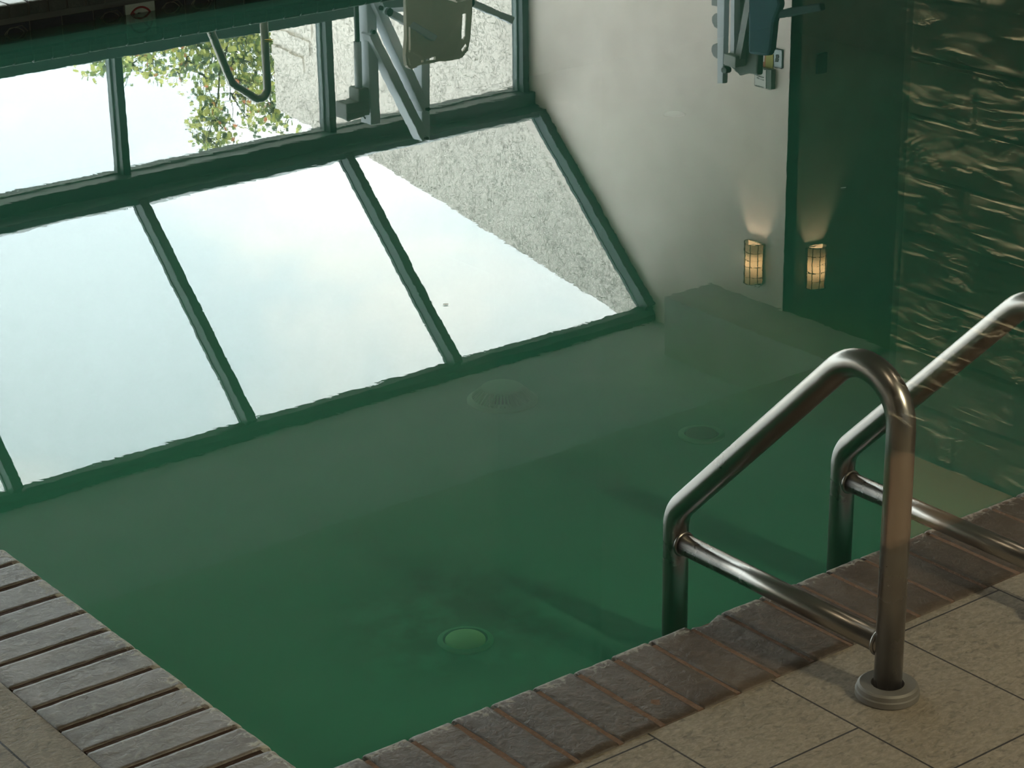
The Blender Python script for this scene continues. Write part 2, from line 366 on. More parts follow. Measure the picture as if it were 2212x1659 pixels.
for a_, c_ in zip(mull, mull[1:]):
    x0, x1 = a_+.05, c_
    w = bpy.data.objects.new('window_%d' % wn, None); COL.objects.link(w); w.location = ((x0+x1)/2, 12, .24); struct(w); wn += 1
    MB().box((x0+.008, 11.972, .245), (x1-.008, 11.98, 1.045)).obj('pane', MGL, w)  # added lower panes out of view, letting extra sky light onto the wall
    f = MB(); f.box((x0, 11.955, .24), (x0+.01, 11.985, 1.05)); f.box((x1-.01, 11.955, .24), (x1, 11.985, 1.05)); f.obj('window_frame', MFRAMEL, w)
    for kind in ('low', 'high'):
        w = bpy.data.objects.new('window_%d' % wn, None); COL.objects.link(w); w.location = ((x0+x1)/2, 12, 1.145 if kind == 'low' else 2.05); struct(w); wn += 1
        if kind == 'low':
            MB().box((x0+.008, 11.972, 1.150), (x1-.008, 11.98, 1.863)).obj('pane', MGL, w)
            f = MB()
            for (p, q) in (((x0, 11.955, 1.145), (x0+.010, 11.985, 1.868)), ((x1-.010, 11.955, 1.145), (x1, 11.985, 1.868)), ((x0, 11.955, 1.145), (x1, 11.985, 1.154)), ((x0, 11.955, 1.860), (x1, 11.985, 1.868))): f.box(p, q)
            f.obj('window_frame', MFRAMEL, w)
        else:
            f = MB(); q = [SL[0]+dv*.0-nv*.012, SL[1]-nv*.012, SL[1]-nv*.02, SL[0]-nv*.02]
            f.prism([(v.y, v.z) for v in q], x0-.03, x1+.03, 0); f.obj('pane', MGL, w)
            f = MB()
            q = [SL[0]-nv*.012, SL[1]-nv*.012, SL[1]+nv*.01, SL[0]+nv*.01]
            for xx in ((x0, x0+.008), (x1-.008, x1)): f.prism([(v.y, v.z) for v in q], xx[0], xx[1], 0)
            f.obj('window_frame', MFRAME, w)

# ------------------------------------------------------------------ outdoors
b = MB(); b.box((-40, 12.1, -.3), (60, 70, 0)); gr = b.obj('patio', plain('pale_bounce_paving', (.40, .38, .34), .95, 0, .3, 3)); tag(gr, 'unseen patio, paled to bounce daylight, outside beyond the window wall', 'patio', kind='structure')  # ground out of view, made pale to bounce daylight indoors
b = MB()
prof = [(10.75, 2.6), (10.75, 3.36), (11.05, 3.292), (11.6, 3.20), (12.4, 3.075), (13.2, 2.945), (14.09, 2.815), (14.72, 2.757), (15.35, 2.70), (15.35, .05), (12.1, .05), (12.1, 2.1)]
# slightly uneven rendered top edge
random.seed(4); p2 = []
for (a0, a1) in zip(prof, prof[1:]+prof[:1]):
    n = max(1, int(math.hypot(a1[0]-a0[0], a1[1]-a0[1])/.09)) if min(a0[1], a1[1]) > 2.5 and a0 != prof[0] else 1
    for k in range(n): p2.append((a0[0]+(a1[0]-a0[0])*k/n, a0[1]+(a1[1]-a0[1])*k/n+(random.uniform(-.007, .007) if k else 0)))
b.prism(p2, XW+.10, XW+.36, 0)
fin = b.obj('garden_wall', MSTU)
tag(fin, 'cream stucco wing wall with sloping top outside the windows', 'wall')
b = MB()
for z0, z1, y0 in ((1.87, 2.02, 14.76), (2.055, 2.17, 14.80), (2.20, 2.31, 14.90)):
    b.prism([(y0, z0), (15.352, z0-.03), (15.352, z1-.03), (y0, z1)], XW+.085, XW+.10, 0)
b.obj('render_band', MSTU, fin)

# tree behind the wing wall
def tree():
    rnd = random.Random(11)
    root = thing('maple_tree', 'leafy green and yellow tree with orange seed tips outside the windows', 'tree', (10.75, 17.6, 0))
    # crown outline seen from the pool (x, z), about 17.5 m away
    hull = [(8.80, 1.9), (8.86, 2.55), (8.98, 2.66), (9.06, 2.92), (9.14, 2.90), (9.20, 2.72), (9.40, 2.84), (9.56, 2.80), (9.72, 2.95), (9.80, 2.74), (9.92, 2.86), (9.98, 3.10), (9.96, 3.30), (10.06, 3.34), (10.02, 3.56), (10.12, 3.68), (10.22, 3.62), (10.30, 3.42), (10.42, 3.46), (10.50, 3.60), (10.62, 3.50), (10.72, 3.64), (10.84, 3.58), (10.86, 3.30), (11.1, 3.0), (11.3, 2.4), (11.2, 1.9)]
    def inside(x, z):
        c = False; n = len(hull)
        for i in range(n):
            (x1, z1), (x2, z2) = hull[i], hull[(i+1) % n]
            if (z1 > z) != (z2 > z) and x < (x2-x1)*(z-z1)/(z2-z1)+x1: c = not c
        return c
    wood = MB(); leaves = []
    base = Vector((10.75, 17.6, 0)); fork = Vector((10.68, 17.55, 1.55))
    wood.tube([base, Vector((10.73, 17.6, .8)), fork], [.09, .07, .055], 10)
    def branch(p, q, r, sag, n=7):
        a = p; m = p.lerp(q, .5)+Vector((0, 0, sag)); pts = []
        for i in range(n+1):
            u = i/n; v = p.lerp(m, u).lerp(m.lerp(q, u), u)+Vector((rnd.gauss(0, .012), rnd.gauss(0, .012), rnd.gauss(0, .01)))*(0 < i < n)
            pts.append(v)
        wood.tube(pts, [max(.0022, r*(1-.85*i/n)) for i in range(n+1)], 6); return pts
    limbs = []
    for q, sag in (((8.9, 17.3, 2.5), .25), ((9.35, 17.5, 2.7), .2), ((9.7, 17.3, 2.8), .12), ((9.6, 17.7, 2.2), .15), ((10.05, 17.5, 3.5), .05), ((10.25, 17.4, 3.1), .05), ((10.5, 17.6, 3.4), .0), ((10.75, 17.5, 3.5), .0), ((10.9, 17.4, 2.9), -.05), ((10.2, 17.6, 2.4), .1), ((10.0, 17.4, 2.9), .08), ((11.05, 17.6, 2.5), .05)):
        limbs.append(branch(fork, Vector(q), .024, sag, 10))
    n = 0
    while n < 1150:
        x, z = rnd.uniform(8.8, 11.2), rnd.uniform(1.95, 3.72)
        if x < 9.95 and rnd.random() < .12: continue
        if not inside(x, z): continue
        # airy gaps
        if noise.noise(Vector((x*3.2, z*3.2, 4.7))) < -.20: continue
        y = 17.5+rnd.uniform(-.38, .38); q = Vector((x, y, z))
        st = min((p for L in limbs for p in L[3:]), key=lambda p: (p-q).length+(.35 if p.z > q.z else 0))
        if (st-q).length > .03: branch(st, q, .0055, .02, 4)
        leaves.append((q, (q-st).normalized() if (q-st).length > 0 else Vector((0, 0, 1)))); n += 1
    wood.obj('branches', plain('bark', (.09, .08, .06), .9, 0, .3, 30), root)
    lv = MB()
    out = [(0, 0), (.22, .16), (.52, .30), (.36, .42), (.62, .72), (.34, .66), (.30, .98), (0, .80)]
    outline = out + [(-x, y) for x, y in out[-2:0:-1]]
    for tp, dr in leaves:
        patch = noise.noise(tp*2.1)
        for k in range(7):
            c = tp+Vector((rnd.gauss(0, .042), rnd.gauss(0, .05), rnd.gauss(0, .042)))-dr*rnd.uniform(-.02, .08)
            s_ = rnd.uniform(.030, .058)
            A = (Vector((rnd.uniform(-1, 1), rnd.uniform(-1, 1), rnd.uniform(-.9, .7)))).normalized(); B = A.cross(Vector((rnd.uniform(-1, 1), rnd.uniform(-1, 1), rnd.uniform(-1, 1)))).normalized()
            f = lv.face([c+A*y*s_+B*x*s_ for x, y in outline])
            u = rnd.random()+patch*.35; f.material_index = 2 if u < .24 else 0 if u < .55 else 1 if u < 1.02 else 3
    lv.obj('foliage', [m_leaf('leaf_green', (.30, .37, .14)), m_leaf('leaf_yellow_green', (.62, .62, .22)), m_leaf('leaf_dark', (.14, .18, .12)), m_leaf('leaf_orange', (.75, .30, .16))], root)
    return root
tree()

# ------------------------------------------------------------------ coping
def add_brick(b, layer, run, lo, hi, y_out, y_in, seed, chip=0.0, g=.0035):
    """One bullnosed brick. run='x': bricks side by side along x, y_out/y_in across; run='y' the same with x and y swapped."""
    rnd = random.Random(seed); sgn = 1 if y_in > y_out else -1; L = abs(y_in-y_out); tone = rnd.random(); r = .016
    g = g+rnd.uniform(0, .0012); lo += g; hi -= g; dz = rnd.uniform(-.0012, .0012)
    prof = [(0, -.055), (0, -.004), (.004, 0)]
    n = 10
    for i in range(1, n): prof.append((.004+(L-.004-r)*i/n, 0))
    for k in range(0, 6): a = k/5*math.pi/2; prof.append((L-r+r*math.sin(a), -r+r*math.cos(a)))
    prof.append((L, -.055))
    ws = (0, .03, .10, .22, .36, .50, .64, .78, .90, .97, 1); ns = len(ws)-1; rows = []
    for s_ in range(ns+1):
        w = ws[s_]; u = lo+(hi-lo)*w; edge = min(w, 1-w); drop = .0022 if edge == 0 else 0
        row = []
        for (d_, z) in prof:
            jit = noise.noise(Vector((u*38+seed, d_*38, 3.1)))*.0013
            zz = D+z+dz+(jit if z > -.02 else 0)-(drop if z > -.02 else 0)
            uu = u + (noise.noise(Vector((d_*45, seed*1.7, 9.3)))*.0018 if edge == 0 else 0)
            dd = d_
            if chip and d_ > L-.045: 
                cf = max(0, 1-abs(w-.38)/.62); dd = d_-chip*cf*((d_-(L-.045))/.045)
            if d_ > L-.02: dd += noise.noise(Vector((u*50, seed, 5)))*.0016
            yy = y_out+sgn*dd
            co = (uu, yy, zz) if run == 'x' else (yy, uu, zz)
            row.append(b.bm.verts.new(co))
        rows.append(row)
    fs = []
    for A, B in zip(rows, rows[1:]):
        for i in range(len(prof)-1): fs.append(b.bm.faces.new((A[i], A[i+1], B[i+1], B[i])))
    fs.append(b.bm.faces.new(rows[0])); fs.append(b.bm.faces.new(rows[-1][::-1]))
    for f in fs[:-2]: f.smooth = True
    for f in fs:
        for lp in f.loops: lp[layer] = (tone, tone, tone, 1)
def run_of_bricks(name, label, run, joints, y_out, y_in, material, mortar, seed, chips={}, gap=.0035, low=.0065, nose=.010):
    root = thing(name, label, 'pool edging', ((joints[0]+joints[-1])/2, (y_out+y_in)/2, 0) if run == 'x' else ((y_out+y_in)/2, (joints[0]+joints[-1])/2, 0))
    b = MB(); ly = b.bm.loops.layers.color.new('brick')
    js = sorted(joints)
    for i, (p, q) in enumerate(zip(js, js[1:])): add_brick(b, ly, run, p, q, y_out, y_in, seed+i, chips.get(i, 0), gap)
    ob = b.obj('brick_course', material, root)
    m_ = MB(); s = 1 if y_in > y_out else -1; a0 = y_out+s*.003; a1 = y_in-s*nose
    p = [(a0, .07), (a0, D-low), (a1-s*.012, D-low), (a1-s*.003, D-.012), (a1, D-.022), (a1, .07)]
    m_.prism(p, js[0]+.002, js[-1]-.002, 0 if run == 'x' else 1); m_.obj('mortar_bed', mortar, root)
    return root
near_j = [1.633, 1.720, 1.809, 1.897, 1.976, 2.066, 2.153, 2.237, 2.320, 2.412, 2.492, 2.585, 2.678, 2.754, 2.844, 2.93, 3.02, 3.11]+[3.11+.0875*k for k in range(1, 56)]
near_j = [j for j in near_j if j < 8.0]
DEP = (.52, .47, .42)
run_of_bricks('pool_coping', 'near dark brown brick pool edge under the handrails', 'x', near_j, 2.407, 2.647, m_brick('brown_brick', (.062, .040, .027), (.115, .082, .060), DEP, 1, 2.647, -1, .55), MGROUT, 100, {near_j.index(2.412): .022}, .0038, .0016)
left_j = [3.630-.0876*k for k in range(-0, 15)]; left_j = [3.706]+left_j
run_of_bricks('pool_coping', 'grey-brown brick pool edge at the lower left corner', 'y', left_j, 1.384, 1.629, m_brick('grey_brown_brick', (.120, .094, .078), (.22, .182, .160), (.62, .59, .54), 0, 1.629, -1, .85), MGROUTD, 300, {}, .0044, .0022)
run_of_bricks('pool_coping', 'brick pool edge running out of frame past the lower left corner', 'x', [1.380-.0876*k for k in range(0, 30)], 3.46, 3.706, m_brick('grey_brown_brick', (.20, .17, .15), (.30, .26, .235), (.62, .59, .54), 1, 3.706, -1, .85), MGROUTD, 400)
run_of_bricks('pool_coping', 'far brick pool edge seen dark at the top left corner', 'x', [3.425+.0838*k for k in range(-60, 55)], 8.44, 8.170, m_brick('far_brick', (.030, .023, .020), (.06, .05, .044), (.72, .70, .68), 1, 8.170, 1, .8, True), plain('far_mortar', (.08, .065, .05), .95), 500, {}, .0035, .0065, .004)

# waterline tiles on the far pool wall
tb = thing('waterline_tile_band', 'navy tile band with curved relief and round sign above far waterline', 'tiles', (4.36, 8.2, 0))
MMOT = plain('worn_relief_glaze', (.10, .085, .06), .4, 0, .3, 60); MWT = plain('white_sign_tile', (.55, .53, .47), .35, 0, .1, 20); MRED = plain('red_glaze', (.30, .012, .015), .35); 
b = MB(); b.box((-5.9, 8.204, -.13), (7.9, 8.212, .068)); b.obj('grout_band', plain('grey_grout', (.13, .125, .11), .9), tb)
p = .1405; x00 = 4.362
plainset = {-3, -2, 3, 4, 8, 9, -8, -7}
b = MB(); b.box((-p/2+.0035, -.002, -.098), (p/2-.0035, .005, .038)); proto = b.obj('glazed_tile', MNAVY, bevel=.0015)
mo = MB(); mo.tube([(.052*math.cos(a*math.pi/8), -.0025, -.034+.058*math.sin(a*math.pi/8)) for a in range(0, 9)]+[(-.058+.001*a, -.0025, -.034-.003*a) for a in range(1, 5)], .0022, 6)
rel0 = mo.obj('relief_line', MMOT)
mo = MB(); mo.tube([(-.058, -.0025, -.05), (-.040, -.0025, -.01), (-.02, -.0025, .022), (.035, -.0025, .027), (.058, -.0025, .0)], .0018, 6)
rel1 = mo.obj('relief_line', MMOT)
first = True
for k in range(-50, 24):
    if k == 0: continue
    o_ = proto if first else proto.copy()
    if not first: COL.objects.link(o_)
    first = False
    o_.parent = tb; o_.location = (x00+p*(k+.5)-4.36, 8.2-8.2, 0)
    if -8 < k < 8 and k not in plainset:
        for r0 in (rel0, rel1):
            c_ = r0.copy(); COL.objects.link(c_); c_.parent = o_
bpy.data.objects.remove(rel0); bpy.data.objects.remove(rel1)
b = MB(); b.box((x00+.003, 8.197, -.098), (x00+p-.003, 8.205, .040)); sg = b.obj('sign_tile', MWT, tb, bevel=.001); sg['label'] = 'white tile with red ring sign'
cx, cz = x00+p/2, -.029
b = MB(); b.tube([(cx+.052*math.cos(a*math.tau/40), 8.196, cz+.052*math.sin(a*math.tau/40)) for a in range(40)], .0042, 8, closed=True)
b.tube([(cx-.036, 8.196, cz+.036), (cx+.036, 8.196, cz-.036)], .0035, 8); b.obj('ring', MRED, sg)
b = MB(); b.tube([(cx-.034, 8.1955, cz+.012), (cx-.01, 8.1955, cz+.026), (cx+.012, 8.1955, cz+.022), (cx+.03, 8.1955, cz+.004), (cx+.024, 8.1955, cz-.02)], [.003, .006, .006, .004, .003], 8)
b.disc((cx-.036, 8.1955, cz+.004), .007, 1, .003); b.obj('diver', MBLACK, sg)

# ------------------------------------------------------------------ near handrails
RT = .0235
def handrail(x, label, full=True):
    root = thing('pool_handrail', label, 'handrail', (x, 2.251, D), group='steel handrails over the near pool edge')
    path = smooth_path([(x, 2.251, D-.03), (x, 2.251, .803), (x, 2.776, .269), (x, 2.776, -.55)], [.083, .07], 14)
    b = MB(); b.tube(path, RT, 32); b.obj('rail', MSS, root)
    b = MB(); b.tube([(x, 2.251, .212), (x, 2.776, .212)], .0195, 28); b.obj('crossbar', MSS, root)
    for yy, s in ((2.251+RT-.002, 1), (2.776-RT+.002, -1)):
        w = MB(); n = 26
        w.tube([(x+.0205*math.cos(a*math.tau/n), yy, .212+.0205*math.sin(a*math.tau/n)) for a in range(n)], .0035, 8, closed=True); w.obj('weld_bead', MSS, root)
    b = MB(); b.lathe([(.0275, -.002), (.0275, .022), (.046, .0225), (.0500, .0195), (.0505, .012), (.0530, .0105), (.0530, .001), (.0275, -.002)], (x, 2.251, D-.001), 64, False)
    fl = b.obj('escutcheon', plain('dull_steel', (.24, .22, .195), .55, .55, .15, 30), root); fl['label'] = 'round two-step base flange'
    b = MB(); b.lathe([(.0, .004), (.0275, .004)], (x, 2.251, D), 40); b.obj('socket', MBLACK, root)
    return root
handrail(2.506, 'bent steel handrail nearest the camera with round flange on tiled deck')
handrail(2.933, 'bent steel handrail further right, crossing behind the front one')

# far grab rail, seen upside down in the water
gx = 1.055
root = thing('grab_rail', 'dark bent grab rail on far deck mirrored among the leaves', 'handrail', (6.05, 9.9, D), group=None)
def far(px, z, y=9.9):   # from the plane y=9.2 out to the plane y
    k = y/9.2; return (px*k, y, (2+z)*k-2)
pp = [far(5.628, .16), far(5.628, .80), far(5.432, .650), far(5.325, .355), far(5.255, .17)]
pp[0] = (pp[0][0], 9.9, D-.01); 
v = Vector(pp[3])-Vector(pp[2]); s_ = (D-.01-pp[2][2])/v.z; pp[4] = tuple(Vector(pp[2])+v*s_); pp = [pp[0], pp[1], pp[2], pp[4]]
b = MB(); b.tube(smooth_path(pp, [.05, .06], 10), .0215, 24); b.obj('rail', MSS, root)
for q in (pp[0], pp[3]):
    b = MB(); b.lathe([(0, 0), (.05, 0), (.05, .01), (.02, .016), (0, .016)], (q[0], q[1], D-.002), 32); b.obj('flange', MSS, root)

# ------------------------------------------------------------------ pool lift 1 (white frame, slotted backrest)
def L1(x, z, y=10.0):
    k = 10.0/9.4; return Vector((x*k, y, (2+z)*k-2))
root = thing('pool_lift', 'white frame pool lift with beige slotted backrest mirrored before the windows', 'pool lift', (L1(6.40, 0).x, 10.1, D))
DB = .09    # depth of the channel bars
def bar1(name, p, q, w, y=10.0, depth=DB, m=MGREY, par=root, bev=.004):
    b = MB(); b.bar(L1(*p, y), L1(*q, y), w, depth); return b.obj(name, m, par, bevel=bev)
mast = bar1('mast', (6.372, -.06), (6.372, 1.055), .062, 10.03, .10)
for dy in (0,):
    lower = bar1('lift_arm', (6.350, .575), (6.655, 1.175), .052, 9.985)
    upper = bar1('lift_arm', (6.375, .40), (6.668, 1.025), .052, 9.985)
head = bar1('arm_head', (6.705, .74), (6.69, 1.205), .055, 10.03, .08)
for q in ((6.347, .567), (6.656, 1.17), (6.668, 1.018), (6.40, .45)):
    c = L1(*q, 9.935); b = MB(); b.disc(c, .012, 1, .02, 14); b.obj('pivot_bolt', MBLACK, root)
c0 = L1(6.306, .30, 10.02); c1 = L1(6.304, .62, 10.02); c2 = L1(6.300, .92, 10.02)
b = MB(); b.tube([c0, c1], .014, 14); b.obj('piston', MBLACK, root)
b = MB(); b.tube([c1, c2], .021, 16); b.obj('actuator_tube', MGREY, root)
b = MB(); p0 = L1(6.268, .855, 10.02); p1 = L1(6.335, 1.0, 10.02); b.box((p0.x, 9.97, p0.z), (p1.x, 10.07, p1.z)); p0 = L1(6.187, .915, 10.02); p1 = L1(6.30, 1.005, 10.02); b.box((p0.x, 9.965, p0.z), (p1.x, 10.075, p1.z)); b.obj('motor_housing', MGREYD, root, bevel=.008)
b = MB(); p0 = L1(6.20, .0); b.box((p0.x, 9.7, D-.001), (p0.x+.62, 10.6, D+.35)); b.obj('base_cabinet', MGREY, root, bevel=.02)
b = MB(); b.tube([L1(6.305, 1.0, 10.02), L1(6.33, 1.02, 10.03), L1(6.36, 1.045, 10.04)], .004, 6); b.obj('cable', MBLACK, root)
# hanger and chair
bar1('hanger', (6.70, .50), (6.71, .80), .05, 10.06, .05)
def plate_with_slots(name, outer, slots, y0, y1, m, parent):
    from mathutils.geometry import delaunay_2d_cdt
    pts = []; edges = []; 
    for loop in [outer]+slots:
        s0 = len(pts); n = len(loop); pts += [Vector(p) for p in loop]; edges += [(s0+i, s0+(i+1) % n) for i in range(n)]
    V, E_, F, *_ = delaunay_2d_cdt(pts, edges, [], 0, 1e-6)
    def inside(p, loop):
        c = False; n = len(loop)
        for i in range(n):
            (x1, y1_), (x2, y2_) = loop[i], loop[(i+1) % n]
            if (y1_ > p[1]) != (y2_ > p[1]) and p[0] < (x2-x1)*(p[1]-y1_)/(y2_-y1_)+x1: c = not c
        return c
    b = MB(); cyl = lambda x: .05*(abs(x-cxm)/hw)**2.2
    xs = [p[0] for p in outer]; cxm = (min(xs)+max(xs))/2; hw = (max(xs)-min(xs))/2
    fr = [b.bm.verts.new((v.x, y0-cyl(v.x), v.y)) for v in V]; fs = []
    for f in F:
        c = (sum(V[i].x for i in f)/len(f), sum(V[i].y for i in f)/len(f))
        if inside(c, outer) and not any(inside(c, s) for s in slots): fs.append(b.bm.faces.new([fr[i] for i in f]))
    ob = b.obj(name, m, parent)
    md = ob.modifiers.new('solid', 'SOLIDIFY'); md.thickness = y1-y0; md.offset = 0
    return ob
def rrect(x0, x1, z0, z1, r, n=5):
    o_ = []
    for cx_, cz_, a0 in ((x1-r, z1-r, 0), (x0+r, z1-r, 90), (x0+r, z0+r, 180), (x1-r, z0+r, 270)):
        for k in range(n+1): a = R(a0+90*k/n); o_.append((cx_+r*math.cos(a), cz_+r*math.sin(a)))
    return o_
def mp1(x, z): v = L1(x, z); return (v.x, v.z)
# outline of the backrest from the photograph's four sides
ch_y = 9.86
outer = []
for (x, z) in ((6.594, .40), (6.592, .62), (6.574, .72), (6.583, .775), (6.622, .800), (6.70, .797), (6.80, .797), (6.90, .800), (6.95, .792), (6.985, .762), (6.998, .70), (7.010, .56), (7.012, .40)): outer.append(mp1(x, z))
k98 = 9.86/10.0
sc = lambda L: [(x*k98-.035, (2+z)*k98-2) for x, z in L]
outer = sc(outer)
def slot(pts): return sc([mp1(*p) for p in pts])
slots = [slot([(6.610, .575), (6.628, .58), (6.622, .70), (6.615, .71), (6.602, .705)]), slot([(6.960, .565), (6.980, .56), (6.974, .68), (6.965, .70), (6.952, .695)]),
         slot([(6.735, .768), (6.80, .768), (6.80, .782), (6.735, .782)]), slot([(6.700, .770), (6.718, .768), (6.718, .782), (6.700, .784)]),
         slot([(6.597, .735), (6.612, .755), (6.620, .783), (6.604, .775)]), slot([(6.95, .752), (6.975, .722), (6.982, .735), (6.958, .768)])]
bk = plate_with_slots('backrest', outer, slots, ch_y, ch_y+.02, MBEIGE, root)
b = MB(); s0 = L1(6.60, .40); s1 = L1(7.01, .40); b.box((s0.x*k98, 9.42, (2+s0.z)*k98-2-.04), (s1.x*k98, 9.88, (2+s0.z)*k98-2)); b.obj('seat', MBEIGE, root, bevel=.02)
for xa, za, xb, zb_, nm in ((6.50, .495, 6.735, .662, 0), (7.015, .52, 7.24, .645, 1)):
    kk = .985; p = L1(xa, za)*1; q = L1(xb, zb_)*1
    P = Vector((p.x*kk, 9.85, (2+p.z)*kk-2)); Q = Vector((q.x*kk, 9.85, (2+q.z)*kk-2))
    P.y = 9.9; Q.y = 9.80
    b = MB(); b.bar(P, Q, .038, .06); am = b.obj('armrest', MGREY, root, bevel=.006)
    b = MB(); b.disc((P.x, P.y-.035, P.z+.005), .022, 1, .02, 16); b.obj('pivot_cap', MBLACK, am)
b = MB(); b.tube([Vector((L1(6.51, .5).x*.985, 9.93, L1(6.5, .47).z)), Vector((L1(7.01, .52).x*.985, 9.93, L1(7, .50).z))], .014, 12); b.obj('armrest_axle', MGREY, root)

# ------------------------------------------------------------------ pool lift 2 (blue seat) by the pale wall
root = thing('pool_lift', 'grey pool lift with dark blue seat mirrored beside the pale wall', 'pool lift', (8.85, 9.1, D))
MBLUE = plain('blue_moulded_plastic', (.003, .050, .075), .8); MGR2 = plain('grey_green_cover', (.11, .125, .105), .6, 0, .15, 20)
b = MB(); b.prism([(9.378, D), (9.462, D), (9.424, 1.250), (9.379, 1.243)], 8.78, 8.82, 0); b.obj('mast', MGREY, root, bevel=.003)
b = MB(); b.prism([(9.374, D), (9.13, D), (9.138, 1.16), (9.22, 1.165), (9.285, 1.188), (9.372, 1.14)], 8.82, 8.87, 0); b.obj('cover', MGR2, root, bevel=.012)
b = MB(); b.box((8.74, 9.235, 1.055), (8.83, 9.335, 1.120)); b.obj('control_box', plain('pale_box', (.34, .36, .33), .5), root, bevel=.006)
b = MB(); b.disc((8.765, 9.335, 1.15), .022, 0, .04); b.obj('knob', MBLACK, root)
for z, r_ in ((.90, .045), (1.075, .045)):
    b = MB(); b.disc((8.84, 9.475, z), r_, 0, .05, 20); b.obj('wheel', MGREYD, root, bevel=.005)
b = MB(); b.box((8.82, 9.45, .70), (8.88, 9.53, .82)); b.obj('bracket', MGREYD, root, bevel=.004)
b = MB(); b.bar((8.80, 9.31, .60), (8.80, 9.30, 1.05), .03, .05, (1, 0, 0)); b.obj('strut', MGREY, root)
b = MB(); b.bar((8.79, 9.17, .70), (8.79, 9.25, 1.07), .045, .04, (1, 0, 0)); b.obj('strut', MGREYD, root)
b = MB(); b.prism([(9.13, .62), (9.118, 1.016), (8.955, 1.000), (8.930, .955), (8.915, .80), (8.87, .70), (8.90, .60)], 8.72, 8.77, 0); b.obj('seat_back', MBLUE, root, bevel=.02)
b = MB(); b.box((8.50, 8.88, .50), (8.77, 9.13, .58)); b.obj('seat', MBLUE, root, bevel=.02)
b = MB(); b.bar((8.76, 8.93, .765), (8.74, 8.565, .658), .045, .04, (1, 0, 0)); b.obj('armrest', plain('dark_teal_pad', (.004, .022, .024), .85), root, bevel=.01)
b = MB(); b.box((8.70, 9.0, D-.001), (9.05, 9.46, D+.06)); b.obj('base_plate', MGREY, root, bevel=.01)
b = MB(); b.box((8.74, 8.99, .18), (8.80, 9.05, .52)); b.obj('seat_post', MGREY, root)

# ------------------------------------------------------------------ wall lamps, notices, switch
MPAP = m_shade(); MLINE = plain('lamp_lattice', (.05, .06, .035), .6)
def sconce(loc, rz, label):
    root = thing('wall_lamp', label, 'wall lamp', loc, group='half-round lattice lamps at the wall corner')
    root.rotation_euler = (0, 0, rz)
    Rr = .066; h = .265; seg = 18
    def put(b, name, m, par=None):
        me_parent = par or root
        bmesh.ops.recalc_face_normals(b.bm, faces=b.bm.faces[:])
        me = bpy.data.meshes.new(name); b.bm.to_mesh(me); b.bm.free(); me.materials.append(m)
        ob = bpy.data.objects.new(name, me); COL.objects.link(ob); ob.parent = me_parent; return ob
    # local frame: wall is the plane y=0, lamp bulges to -y
    def arc(r, z, n=seg): return [(r*math.cos(math.pi+math.pi*k/n), -.012+r*1.05*math.sin(math.pi+math.pi*k/n), z) for k in range(n+1)]
    b = MB(); A = [b.bm.verts.new(p) for p in arc(Rr, 0)]; B = [b.bm.verts.new(p) for p in arc(Rr, h)]
    for k in range(seg): f = b.bm.faces.new((A[k], A[k+1], B[k+1], B[k])); f.smooth = True
    sh = put(b, 'paper_shade', MPAP); md = sh.modifiers.new('solid', 'SOLIDIFY'); md.thickness = .0015
    b = MB()
    for i in range(6):
        z = h*i/5; b.tube(arc(Rr+.002, z), .0028 if i in (0, 5) else .0018, 6)
    for k in (0, 3.0, 7.0, 11.0, 15.0, 18): a = math.pi+math.pi*k/18; x_, y_ = (Rr+.002)*math.cos(a), -.012+(Rr+.002)*1.05*math.sin(a); b.tube([(x_, y_, 0), (x_, y_, h)], .0026, 6)
    put(b, 'lattice', MLINE)
    b = MB(); b.box((-Rr, -.012, 0), (Rr, 0, h)); put(b, 'back_plate', plain('lamp_back', (.5, .4, .28), .7))
    b = MB(); b.prism([(p[0], p[1]) for p in arc(Rr-.002, 0)], h-.004, h, 2); put(b, 'top_cap', MLINE)
    b = MB(); b.tube([(0, -.035, h), (0, -.035, h*.62)], .011, 10); put(b, 'bulb_holder', plain('holder', (.3, .25, .2), .6))
    l = bpy.data.lights.new('bulb', 'POINT'); l.energy = 40; l.color = (1, .76, .52); l.shadow_soft_size = .03
    lo = bpy.data.objects.new('bulb', l); COL.objects.link(lo); lo.parent = root; lo.location = (0, -.036, h*.52)
    return root
sconce((XW, 9.665, 2.385), R(-90), 'glowing half-round lattice lamp on the pale wall, left of the corner')
sconce((9.617, 9.425, 2.405), 0, 'glowing half-round lattice lamp on the dark wall, right of the corner')
MWHITE = plain('white_paper', (.72, .70, .66), .7); MBLK = plain('black_print', (.02, .02, .02), .6)
def wallsheet(name, label, y0, y1, z0, z1, m, th=.006):
    b = MB(); b.box((XW-th, y0, z0), (XW, y1, z1)); o_ = b.obj(name, m); tag(o_, label, 'sign'); return o_
root = thing('framed_notice', 'small framed paper notice hanging highest on the pale wall by the lift', 'sign', (XW, 9.61, 1.29))
b = MB(); b.box((XW-.035, 9.548, 1.285), (XW, 9.690, 1.405)); b.obj('frame', MGR2, root)
b = MB(); b.box((XW-.038, 9.590, 1.292), (XW-.034, 9.684, 1.398)); pz = b.obj('paper', MWHITE, root)
b = MB()
for z in (1.338, 1.352): b.box((XW-.0395, 9.605, z), (XW-.038, 9.668, z+.004))
b.obj('print_lines', MBLK, pz)
root = thing('warning_sign', 'orange and white warning sign with black pictogram beside the lift', 'sign', (XW, 9.67, 1.2))
b = MB(); b.box((XW-.006, 9.63, 1.195), (XW, 9.75, 1.288)); b.obj('board', plain('orange_print', (.55, .17, .07), .6), root)
b = MB(); b.box((XW-.008, 9.638, 1.198), (XW-.006, 9.74, 1.262)); b.obj('white_panel', MWHITE, root)
